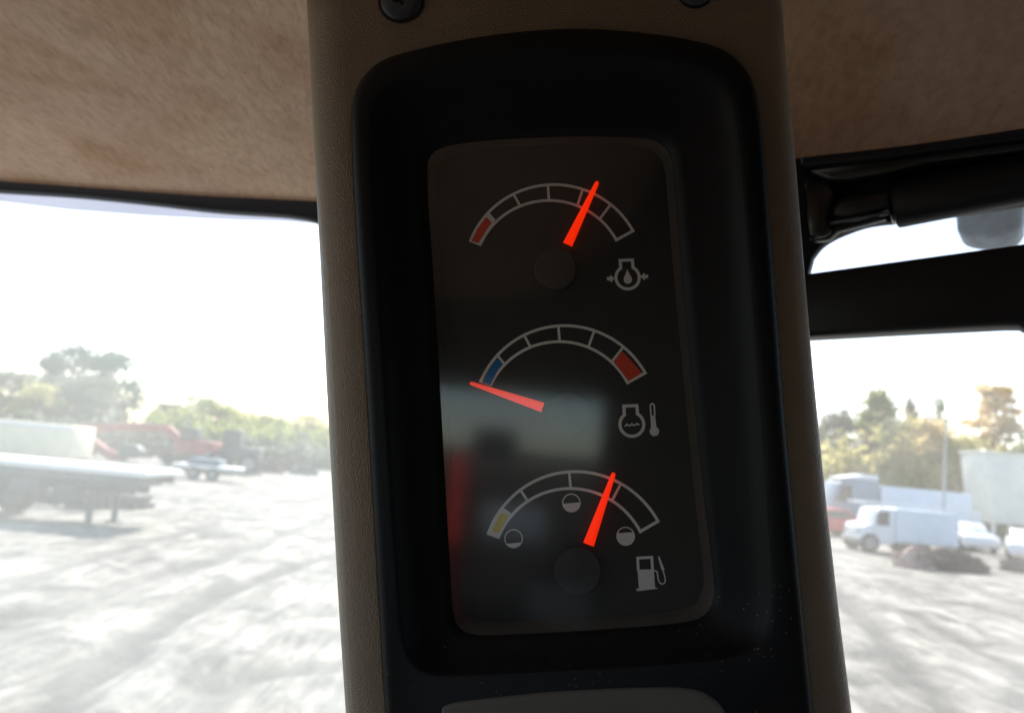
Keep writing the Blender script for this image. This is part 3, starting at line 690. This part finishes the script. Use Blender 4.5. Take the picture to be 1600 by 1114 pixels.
pb('tool_box', t, [(-3.3, -2.6, -1.1, -.55, .75, 1.1)], M['steel'])
pb('spare_rack', t, [(-2.3, -1.7, -1.0, -.6, .6, 1.05)], M['steel'])
for x in (-6.6, -5.4, -4.2): wheel(t, x, -.9, .5); wheel(t, x, .95, .5)

# long cream trailer body behind it
c = away(66, 40)
t = empty('cream_trailer', c, R_(2), 'long cream box trailer standing behind the flatbed', 'trailer')
pb('trailer_body', t, [(-7.5, 2.15, -1.2, 1.2, .75, 2.3)], M['cream'], .06)
pb('trim_strip', t, [(-7.4, 2.1, -1.23, -1.2, 2.1, 2.25)], M['white'], .0)
pb('skirt', t, [(-7.3, 2.0, -1.1, 1.1, .5, .75)], M['steel'])
for x in (-5.2, -4.1, .6, 1.5): wheel(t, x, -.95, .45)

# red boom machine
c = away(205, 60)
t = empty('red_excavator', c, R_(0), 'red boom machine with its long arm raised behind the flatbed', 'excavator')
bx = lambda px: away(px, 60).x - c.x
bz = lambda px, py: 2.6 - (py - (640 + px * .091)) / FPX * 60
def bar2(pts, th): 
    bm = bmesh.new()
    for (a, b) in zip(pts, pts[1:]):
        A = Vector((bx(a[0]), 0, bz(*a))); B = Vector((bx(b[0]), 0, bz(*b))); d = (B - A).normalized(); s = Vector((-d.z, 0, d.x)) * th / 2
        prism(bm, [A + s - Vector((0, .22, 0)), B + s * .9 - Vector((0, .22, 0)), B - s * .9 - Vector((0, .22, 0)), A - s - Vector((0, .22, 0))], (0, .44, 0))
    return bm
obj('boom', bar2([(128, 664), (205, 662), (262, 664), (292, 690)], .62), M['oldred'], t, bevel=.04)
obj('stick', bar2([(126, 660), (142, 680), (175, 702), (205, 712)], .66), M['oldred'], t, bevel=.04)
pb('bucket', t, [], M['steel'], .04, polys=[([(bx(196), .45), (bx(198), 1.25), (bx(222), 1.2), (bx(232), .75), (bx(226), .3), (bx(206), .15)], -.5, .5)])
pb('upper_body', t, [(bx(288), bx(345), -1.2, 1.2, .9, 1.9)], M['oldred'], .08)
cb = pb('operator_cab', t, [(bx(292), bx(316), -1.1, .1, 1.9, 2.75)], M['steel'], .05)
pb('cab_window', cb, [(bx(294), bx(313), -1.13, -1.1, 2.05, 2.6)], M['wglossdark'], 0)
for s in (-1.3, .9): pb('crawler_track', t, [], M['tyre'], .05, polys=[([(bx(270), .4), (bx(276), .75), (bx(350), .75), (bx(357), .4), (bx(350), .04), (bx(276), .04)], s, s + .45)])

rust = mat('rusty_scrap', (.20, .10, .08), .85, .2, var=.4, vscale=3, col2=(.10, .085, .08)); M['timber'] = mat('old_timber', (.14, .125, .11), .85, .2, var=.3, vscale=6)
rgs = random.Random(12)
for px, d_, half, hh, lb in ((165, 66, 2.6, 1.7, 'reddish brown scrap pile under the raised red arm'), (250, 70, 2.2, 1.4, 'low rusty scrap pile between the red arm and the red machine'),
                             (412, 62, 1.8, 1.7, 'brown scrap pile just right of the dark loader'), (448, 68, 1.4, 1.0, 'smallest rusty scrap pile, nearest the pillar')):
    t = empty('scrap_pile', away(px, d_), 0, lb, 'scrap pile', 'scrap piles along the far side of the yard')
    bm = bmesh.new()
    for k in range(90):
        a = rgs.uniform(0, 6.28); r = rgs.random() ** .6; L0 = Matrix.Translation((half * r * math.cos(a), r * math.sin(a), hh * (1 - r) * rgs.uniform(.3, 1) + .1)) @ Matrix.Rotation(rgs.uniform(0, 3), 4, 'Z') @ Matrix.Rotation(rgs.uniform(-.7, .7), 4, 'Y')
        sx, sy, sz = rgs.uniform(.2, 1.1), rgs.uniform(.06, .3), rgs.uniform(.04, .3); box(bm, -sx / 2, sx / 2, -sy / 2, sy / 2, -sz / 2, sz / 2, L0)
    obj('scrap_metal', bm, rust, t)
for px, d_, wd_, nl, lb in ((30, 25.5, 1.6, 2, 'dark timber stack seen under the flatbed at the left edge'), (100, 26, 1.3, 2, 'low dark timber stack under the middle of the flatbed'), (160, 25.2, 1.2, 3, 'dark timber stack right of the middle under the flatbed'), (222, 26.5, 1.0, 2, 'dark timber stack under the right end of the flatbed')):
    t = empty('timber_stack', away(px, d_), R_(rgs.uniform(-4, 4)), lb, 'timber', 'timber stacks under the flatbed')
    bm = bmesh.new()
    for k in range(nl):
        for j in range(3): box(bm, -wd_ / 2 + rgs.uniform(-.1, .1), wd_ / 2 + rgs.uniform(-.1, .1), -.5 + j * .36, -.2 + j * .36, .02 + k * .24, .16 + k * .24)
        if k < nl - 1:
            for x in (-wd_ * .35, wd_ * .35): box(bm, x - .05, x + .05, -.48, .5, .163 + k * .24, .257 + k * .24)
    obj('planks', bm, M['timber'], t)
# dark wheel loader further right
c = away(375, 56); s_ = 1 / FPX * 47
t = empty('wheel_loader', c, R_(8), 'dark machine with big wheels parked right of the red boom', 'loader')
pb('engine_body', t, [(-1.0, 1.6, -.9, .9, .9, 1.8)], M['steel'], .1)
pb('cabin', t, [(-.9, .2, -.7, .7, 1.8, 2.9)], M['steel'], .08)
pb('cabin_window', t, [(-.8, .1, -.73, -.7, 1.95, 2.7)], M['wglossdark'], 0)
pb('loader_arm', t, [], M['greyblue'], .04, polys=[([(-.9, 1.5), (-1.9, 1.2), (-2.4, .5), (-2.2, .4), (-1.7, .9), (-.8, 1.1)], -.6, -.4), ([(-.9, 1.5), (-1.9, 1.2), (-2.4, .5), (-2.2, .4), (-1.7, .9), (-.8, 1.1)], .4, .6)])
pb('bucket', t, [], M['steel'], .04, polys=[([(-2.3, .9), (-2.2, .15), (-3.0, .1), (-2.7, .35)], -1.1, 1.1)])
for x in (-1.0, 1.0): wheel(t, x, -.95, .72, .5); wheel(t, x, .95, .72, .5)
c = away(335, 45)
t = empty('low_trailer', c, R_(3), 'low equipment trailer with a pale bed just beyond the flatbed end', 'trailer')
pb('bed', t, [(-1.7, 1.7, -.9, .9, .62, .82)], M['deck'], .04)
pb('drawbar', t, [(1.7, 2.9, -.07, .07, .5, .62), (-1.6, 1.6, -.85, -.75, .40, .61), (-1.6, 1.6, .75, .85, .40, .61)], M['steel'])
pb('load', t, [(-1.0, .7, -.7, .7, .825, 1.15)], M['navy'], .05)
for x in (-.5, .5): wheel(t, x, -.95, .36, .22)

def car(px, dist, rz, paint, name, label, cat='car', L_=4.4, hgt=1.45, estate=False, group=None):
    t = empty(name, away(px, dist), R_(rz), label, cat, group); h = L_ / 2
    low = [(-h, .35), (-h, .75), (-h + .25, .88), (-h + 1.2, .98), (h - .55, 1.0), (h - .05, .9), (h, .4), (h - .1, .28), (-h + .1, .28)]
    pb('body', t, [], M[paint], .08, polys=[(low, -.88, .88)])
    roof = [(-h + 1.1, .97), (-h + 1.9, hgt), (h - (.45 if estate else 1.2), hgt), (h - (.15 if estate else .5), .99)]
    cb = pb('cabin', t, [], M[paint], .06, polys=[(roof, -.74, .74)])
    gl = [(-h + 1.3, 1.02), (-h + 1.98, hgt - .08), (h - (.6 if estate else 1.3), hgt - .08), (h - (.35 if estate else .75), 1.02)]
    pb('window', cb, [], M['wglossdark'], 0, polys=[(gl, -.752, .752)])
    for x in (-h + .8, h - .85): wheel(t, x, -.8, .33, .2); wheel(t, x, .8, .33, .2)
    return t
# right side
car(1290, 47, 10, 'red', 'parked_car', 'red car half hidden by the pillar in front of the dark truck cab', hgt=1.5)
car(1512, 45, 80, 'white', 'parked_car', 'white car seen end on just right of the service truck')
car(1606, 41, 60, 'white', 'parked_car', 'white car cut by the right edge of the photo')
# white service truck
c = away(1408, 37)
t = empty('service_truck', c, R_(0), 'white service truck with a boxy body and roof rack facing left', 'truck')
k = 37 / FPX; X = lambda px: (px - 1408) * k * .95
pb('hood', t, [], M['white'], .08, polys=[([(X(1331), .45), (X(1331), 1.05), (X(1336), 1.18), (X(1350), 1.25), (X(1350), .4)], -.95, .95)])
cb = pb('cab', t, [], M['white'], .08, polys=[([(X(1350), .4), (X(1350), 1.25), (X(1357), 1.95), (X(1384), 1.98), (X(1384), .4)], -.95, .95)])
pb('side_window', cb, [], M['wglossdark'], 0, polys=[([(X(1353.5), 1.22), (X(1359), 1.83), (X(1374), 1.83), (X(1374), 1.22)], -.965, .965)])
bd = pb('service_body', t, [(X(1384.5), X(1484), -1.0, 1.0, .55, 2.0)], M['paleblue'], .04)  # white body tinted blue: the shade on its side is put into the colour
for a, b_ in ((1387, 1407), (1409, 1431), (1433, 1455), (1457, 1481)): pb('locker_door', bd, [(X(a), X(b_), -1.02, -1.0, .75 if abs(a - 1420) > 15 else 1.1, 1.9)], M['paleblue'], .0)
pb('bumper', t, [(X(1327.5), X(1331), -.98, .98, .38, .62)], M['rimm'], .02)
for s in (-.75, .55): pb('headlight', t, [(X(1330.2), X(1331.2), s, s + .2, .82, 1.02)], M['rimm'], .01)
pb('side_mirror', t, [(X(1353), X(1355), -1.22, -.99, 1.35, 1.75)], M['steel'], .01)
pb('mud_flap', t, [(X(1437), X(1438), -.98, -.7, .2, .54)], M['tyre'], 0); pb('fuel_box', t, [(X(1388), X(1404), -.95, -.6, .3, .54)], M['steel'], .02)
pb('roof_rack', t, [(X(1335), X(1490), -.95, -.85, 2.08, 2.2), (X(1335), X(1490), .85, .95, 2.08, 2.2)] + [(X(p), X(p) + .06, -.84, .84, 2.1, 2.18) for p in range(1342, 1490, 24)] + [(X(p), X(p) + .06, -.93, -.87, 1.9, 2.08) for p in (1360, 1400, 1440, 1480)], M['white'], .01)
for p in (1345, 1422): wheel(t, X(p), -.85, .42, .26); wheel(t, X(p), .85, .42, .26)
# box truck behind
c = away(1402, 50); k = 50 / FPX; X = lambda px: (px - 1402) * k * .98
t = empty('box_truck', c, R_(0), 'tall pale blue box truck with a dark cab behind the service truck', 'truck')
pb('cargo_box', t, [(X(1363), X(1503), -1.2, 1.2, 1.0, 3.05)], M['paleblue'], .04)
pb('chassis', t, [(X(1300), X(1498), -.5, .5, .6, .98)], M['steel'])
cb = pb('cab', t, [], M['greyblue'], .1, polys=[([(X(1288), .6), (X(1288), 1.9), (X(1297), 3.0), (X(1308), 3.25), (X(1360), 3.3), (X(1360), .6)], -1.15, 1.15)])
pb('side_window', cb, [], M['wglossdark'], 0, polys=[([(X(1293), 1.95), (X(1301), 2.85), (X(1318), 2.9), (X(1318), 1.85)], -1.165, 1.165)])
pb('air_deflector', t, [], M['white'], .05, polys=[([(X(1300), 3.3), (X(1340), 3.62), (X(1360), 3.62), (X(1360), 3.31)], -1.0, 1.0)])
for p in (1312, 1460, 1480): wheel(t, X(p), -.95, .5); wheel(t, X(p), .95, .5)

# pole and small sign
c = away(1475, 48)
M['pole'] = mat('galvanised', (.45, .46, .46), .5, .5, metal=.3)
t = empty('light_pole', c, 0, 'thin pale pole standing behind the service truck', 'pole')
bm = bmesh.new(); tube(bm, (0, 0, 0), (0, 0, 7.2), .10, .05, 10); obj('shaft', bm, M['pole'], t)
bm = bmesh.new(); tube(bm, (0, 0, 7.15), (-.8, 0, 7.3), .04, .03, 8); box(bm, -1.2, -.75, -.12, .12, 7.24, 7.36); obj('lamp_arm', bm, M['pole'], t)
c = away(1527, 52)
t = empty('sign_post', c, 0, 'small white sign on a post before the dark hedge', 'sign')
bm = bmesh.new(); tube(bm, (0, 0, 0), (0, 0, 1.1), .05, n=8); obj('post', bm, M['pole'], t)
pb('sign_board', t, [(-.28, .28, -.03, .03, 1.1, 2.0)], M['white'], .01)
# solid cream block added in place of a pale reflection in the side window
c = away(1566, 56); k = 56 / FPX
M['reflblock'] = mat('cream_reflection', (.84, .82, .72), .5, .4, var=.05, vscale=1.5)
t = empty('reflection_block', c, 0, 'tall cream block, wider at the top, standing in for a reflection in the side window', 'reflection')
pb('block_body', t, [], M['reflblock'], .08, polys=[([(-2.05, 5.9), (2.1, 5.9), (1.72, 3.9), (1.5, 1.3), (-1.55, 1.3)], -1.6, 1.6)])
pb('top_rim', t, [(-2.15, 2.2, -1.7, 1.7, 5.9, 6.05)], M['reflblock'])
for x in (-1.3, 1.25):
    for y in (-1.2, 1.2): pb('leg', t, [(x - .1, x + .1, y - .1, y + .1, 0, 1.3)], M['reflblock'], .0)
# brush pile
rng = random.Random(5)
M['brush'] = mat('brush_brown', (.07, .04, .038), .9, .2, var=.4, vscale=5, col2=(.12, .07, .06))
M['soil'] = mat('soil_heap', (.05, .032, .03), .95, .1, var=.35, vscale=2)
def heap(px, dist, half, hgt, name, label, m1, m2, seed, depth=.9):
    rg = random.Random(seed); t = empty(name, away(px, dist), 0, label, 'heap')
    bm = bmesh.new(); bmesh.ops.create_icosphere(bm, subdivisions=5, radius=1)
    for v in list(bm.verts):
        v.co = Vector((v.co.x * half, v.co.y * depth, max(v.co.z, -.05) * hgt))
        d = v.co * 1.3; v.co *= 1 + .28 * noise.noise(d * 1.4) + .12 * noise.noise(d * 4)
    obj('soil_core', bm, m1, t, smooth=False)
    bm = bmesh.new()
    for k in range(420):
        a = rg.uniform(0, 2 * math.pi); r = rg.random() ** .5; x, y = half * r * math.cos(a), depth * r * math.sin(a); z = hgt * math.sqrt(max(0, 1 - r * r)) * .95
        d = Vector((rg.uniform(-1, 1), rg.uniform(-1, 1), rg.uniform(-.1, .5))).normalized() * rg.uniform(.12, .4)
        tube(bm, (x, y, z), (x + d.x, y + d.y, z + d.z), .018, .006, 4)
    obj('twigs', bm, m2, t)
heap(1482, 31, 1.45, .74, 'brush_heap', 'dark reddish brown brush heap on the dirt in front of the white truck', M['soil'], M['brush'], 3)
heap(1432, 30.4, .62, .75, 'brush_heap', 'pale pinkish rubble heap touching the left end of the brush', mat('pale_rubble', (.36, .26, .22), .9, .2, var=.3, vscale=4), M['brush'], 4)
heap(481, 64, 1.05, .75, 'gravel_mound', 'small grey mound alone on the pale ground beside the pillar', mat('grey_gravel', (.16, .16, .16), .9, .2, var=.2, vscale=4), M['soil'], 8)
heap(1605, 33, .9, .5, 'brush_heap', 'small dark heap at the right edge of the photo', M['soil'], M['brush'], 6)

# ================================================================== TREES
def leafmat(n, c, c2): return mat(n, c, .8, .15, var=.5, vscale=.45, col2=c2, trans=.5, detail=3)
LM = {'dark': leafmat('leaf_dark', (.07, .10, .07), (.04, .06, .05)), 'green': leafmat('leaf_green', (.24, .27, .09), (.13, .16, .06)),
      'yellow': leafmat('leaf_yellow', (.50, .45, .19), (.30, .31, .13)), 'orange': leafmat('leaf_orange', (.62, .47, .22), (.38, .35, .17)),
      'grey': leafmat('leaf_grey', (.16, .17, .13), (.09, .11, .09))}
M['bark'] = mat('bark', (.10, .08, .065), .9, .2, var=.3, vscale=6)
def leaf(bm, p, s, rg):
    q = Vector((rg.gauss(0, 1), rg.gauss(0, 1), rg.gauss(0, 1))).normalized(); a = q.orthogonal().normalized() * s; b = q.cross(a).normalized() * s * rg.uniform(.45, .8)
    bm.faces.new([bm.verts.new(p + v) for v in (a, b, -a, -b)])
def tree_mesh(shape, leafm, seed, h=10.0, w_=3.5, n=6000, gap=.35, base=.12, ls=.22):
    rg = random.Random(seed); tb = bmesh.new(); cbm = bmesh.new()
    x = y = 0; z = 0; r = .02 * h; tips = []
    prev = Vector((0, 0, 0))
    for k in range(8):
        nxt = Vector((prev.x + rg.uniform(-.12, .12), prev.y + rg.uniform(-.12, .12), (k + 1) * h * .95 / 8)); tube(tb, prev, nxt, r * (1 - k / 9), r * (1 - (k + 1) / 9), 7, caps=False); prev = nxt
    def rad(t):
        if shape == 'cone': return w_ * (1 - t) ** .75 * (.35 + .65 * min(1, t * 6)) + .12
        if shape == 'round': return w_ * math.sqrt(max(0, 1 - (2 * t - 1) ** 2)) ** .8 + .1
        return w_ * (.72 + .28 * math.sin(t * 19)) * (1 - .25 * t)           # ragged
    clumps = []
    for k in range(70 if shape != 'ragged' else 85):
        t = rg.uniform(0, 1); a = rg.uniform(0, 2 * math.pi); rr = rad(t) * rg.uniform(.35, 1); zz = h * (base + (1 - base) * t)
        cp = Vector((math.cos(a) * rr, math.sin(a) * rr, zz)); clumps.append((cp, (rg.uniform(.5, 1.15) * w_ * ({'round': .42, 'cone': .34}.get(shape, .27)))))
        tube(tb, (0, 0, max(.3, zz - rr * .6)), cp, .045, .012, 4, caps=False)
    for k in range(n):
        cp, cr_ = rg.choice(clumps); d = Vector((rg.gauss(0, .5), rg.gauss(0, .5), rg.gauss(0, .36 if shape != 'ragged' else .2))) * cr_
        leaf(cbm, cp + d, ls * rg.uniform(.6, 1.3), rg)
    if shape == 'cone':
        for k in range(50): leaf(cbm, Vector((rg.gauss(0, .12), rg.gauss(0, .12), h * rg.uniform(.93, 1.03))), ls * .8, rg)
    me1 = bpy.data.meshes.new('trunk'); bmesh.ops.recalc_face_normals(tb, faces=tb.faces); tb.to_mesh(me1); tb.free(); me1.materials.append(M['bark'])
    me2 = bpy.data.meshes.new('crown'); cbm.to_mesh(me2); cbm.free(); me2.materials.append(LM[leafm]); return me1, me2
protos = {}
def tree(px, dist, top_py, shape, leafm, seed, label, wide=1.0, name='tree', **kw):
    key = (shape, leafm, seed)
    if key not in protos: protos[key] = tree_mesh(shape, leafm, seed, **kw)
    p = away(px, dist); hor = 640 + px * .091; hh = 2.6 + (hor - top_py) / FPX * dist
    t = empty(name, p, random.Random(px).uniform(0, 6), label, 'tree'); s = hh / 10.0; t.scale = (s * wide, s * wide, s)
    for nm, me in zip(('trunk', 'crown'), protos[key]):
        o = bpy.data.objects.new(nm, me); C.objects.link(o); o.parent = t
    return t
tree(100, 95, 540, 'round', 'dark', 1, 'tallest dark tree on the left, twin to the one at its right', 1.0)
tree(165, 97, 552, 'round', 'dark', 2, 'tall dark tree to the right of the tallest one, its crown thinner on top', .95)
tree(135, 90, 585, 'round', 'grey', 3, 'lower grey green tree filling the gap between the two tall dark ones', 1.2)
tree(15, 88, 578, 'round', 'grey', 4, 'grey green tree at the left edge of the photo', 1.4)
tree(60, 86, 600, 'round', 'yellow', 5, 'small yellowing tree below the tall dark trees', 1.3)
tree(262, 110, 628, 'round', 'dark', 6, 'small dark tree on the low ridge above the red boom', 1.3)
tree(310, 105, 618, 'round', 'green', 7, 'round green tree highest on the ridge between boom and pillar', 1.7)
tree(360, 108, 632, 'round', 'yellow', 8, 'yellow green tree on the ridge above the dark loader', 1.6)
tree(418, 112, 645, 'round', 'green', 9, 'low green tree on the ridge right of the yellow green one', 1.7)
tree(478, 108, 646, 'round', 'yellow', 10, 'low yellow green tree touching the pillar at the end of the ridge', 1.7)
tree(1305, 74, 648, 'round', 'grey', 11, 'grey green tree just right of the pillar', 1.0)
tree(1368, 72, 611, 'cone', 'green', 12, 'tall pointed green tree above the box truck', 1.0, w_=2.6)
tree(1412, 70, 655, 'round', 'yellow', 13, 'golden tree between the pointed green tree and the pale pole', 1.25)
tree(1446, 69, 660, 'round', 'orange', 14, 'orange tinged tree close left of the pale pole', 1.15)
tree(1418, 80, 628, 'cone', 'grey', 17, 'thin grey spire of a tree behind the golden one', .55, w_=2.2)
tree(1466, 78, 616, 'ragged', 'green', 15, 'sparse nearly bare tree top by the pale pole', .55, w_=1.7, n=700)
tree(1498, 68, 682, 'round', 'yellow', 16, 'low golden tree between the pole and the cream block', 1.0)
tree(1554, 76, 597, 'ragged', 'orange', 18, 'tall sparse orange topped tree behind the cream block', 1.0, w_=2.7, n=4200, ls=.19)
tree(1640, 70, 660, 'round', 'green', 19, 'green tree beyond the cream block at the right edge', 1.3)

def scrub(name, x0, x1, d0, d1, hfun, leafm, n, seed, label):
    rg = random.Random(seed); bm = bmesh.new()
    for k in range(n):
        px = rg.uniform(x0, x1); d = rg.uniform(d0, d1); p = away(px, d); hh = hfun(px) * (.65 + .5 * noise.noise((px * .06, d * .2, seed)) + .35 * noise.noise((px * .2, 0, seed)))
        leaf(bm, Vector((p.x + rg.gauss(0, .2), d, max(.05, hh * rg.random() ** .6))), rg.uniform(.2, .42), rg)
    me = bpy.data.meshes.new(name); bm.to_mesh(me); bm.free(); o = link(name, me, LM[leafm]); tag(o, label, 'bushes', kind='stuff')
scrub('bushes', -60, 560, 78, 100, lambda px: 3.4, 'grey', 14000, 1, 'grey green scrub along the far edge of the yard left of the pillar')
scrub('undergrowth', 220, 560, 82, 104, lambda px: 5.0, 'green', 9000, 2, 'green undergrowth on the low ridge')
scrub('hedge', 1270, 1680, 60, 66, lambda px: 3.0, 'green', 12000, 3, 'dark green undergrowth below the autumn trees')
scrub('brush', 1270, 1660, 66, 76, lambda px: 7.4, 'yellow', 24000, 4, 'yellow autumn undergrowth among the trees')

# unseen things added behind the viewer to shape the reflections in the gauge lens
a = refl(720, 706, -1.68)
t = empty('added_red_post', (a.x, -1.68, 0), 0, 'added red post behind the cab that makes the upright streak in the gauge lens', 'post')
bm = bmesh.new(); box(bm, -.022, .022, -.03, .03, 0, a.z); box(bm, -.12, .12, -.12, .12, 0, .06); obj('shaft', bm, M['red'], t, bevel=.01)
a = refl(690, 700, -1.85); b = refl(960, 712, -1.85); h0, h1 = refl(740, 668, -2.15), refl(812, 676, -2.15)
t = empty('added_hood', (0, -1.85, 0), 0, 'added dark hood and stubby muffler behind the cab, shaping the reflection in the gauge lens', 'hood')
bm = bmesh.new(); box(bm, -1.6, 1.6, -2.2, 0, .9, (a.z + b.z) / 2); obj('hood_shell', bm, M['black'], t, bevel=.06)
bm = bmesh.new(); tube(bm, (0, 0, 0), (0, 0, 1), .5, n=24); bmesh.ops.transform(bm, matrix=Matrix.Translation(((h0.x + h1.x) / 2, -.3, a.z - .1)) @ Matrix.Diagonal((abs(h1.x - h0.x), .3, h0.z - a.z + .1, 1)), verts=bm.verts)
obj('muffler', bm, M['black'], t, bevel=.02)
for n_, m_, x0, y0, x1, y1 in (('blue_patch_panel', 'greyblue', 755, 785, 850, 850), ('grey_patch_panel', 'pole', 825, 910, 925, 985)):  # panels added for two dim patches in the lens reflection
    p, q = refl(x0, y0, -1.83), refl(x1, y1, -1.83)
    bm = bmesh.new(); box(bm, min(p.x, q.x), max(p.x, q.x), 0.002, .02, min(p.z, q.z), max(p.z, q.z)); obj(n_, bm, M[m_], t, bevel=.006)
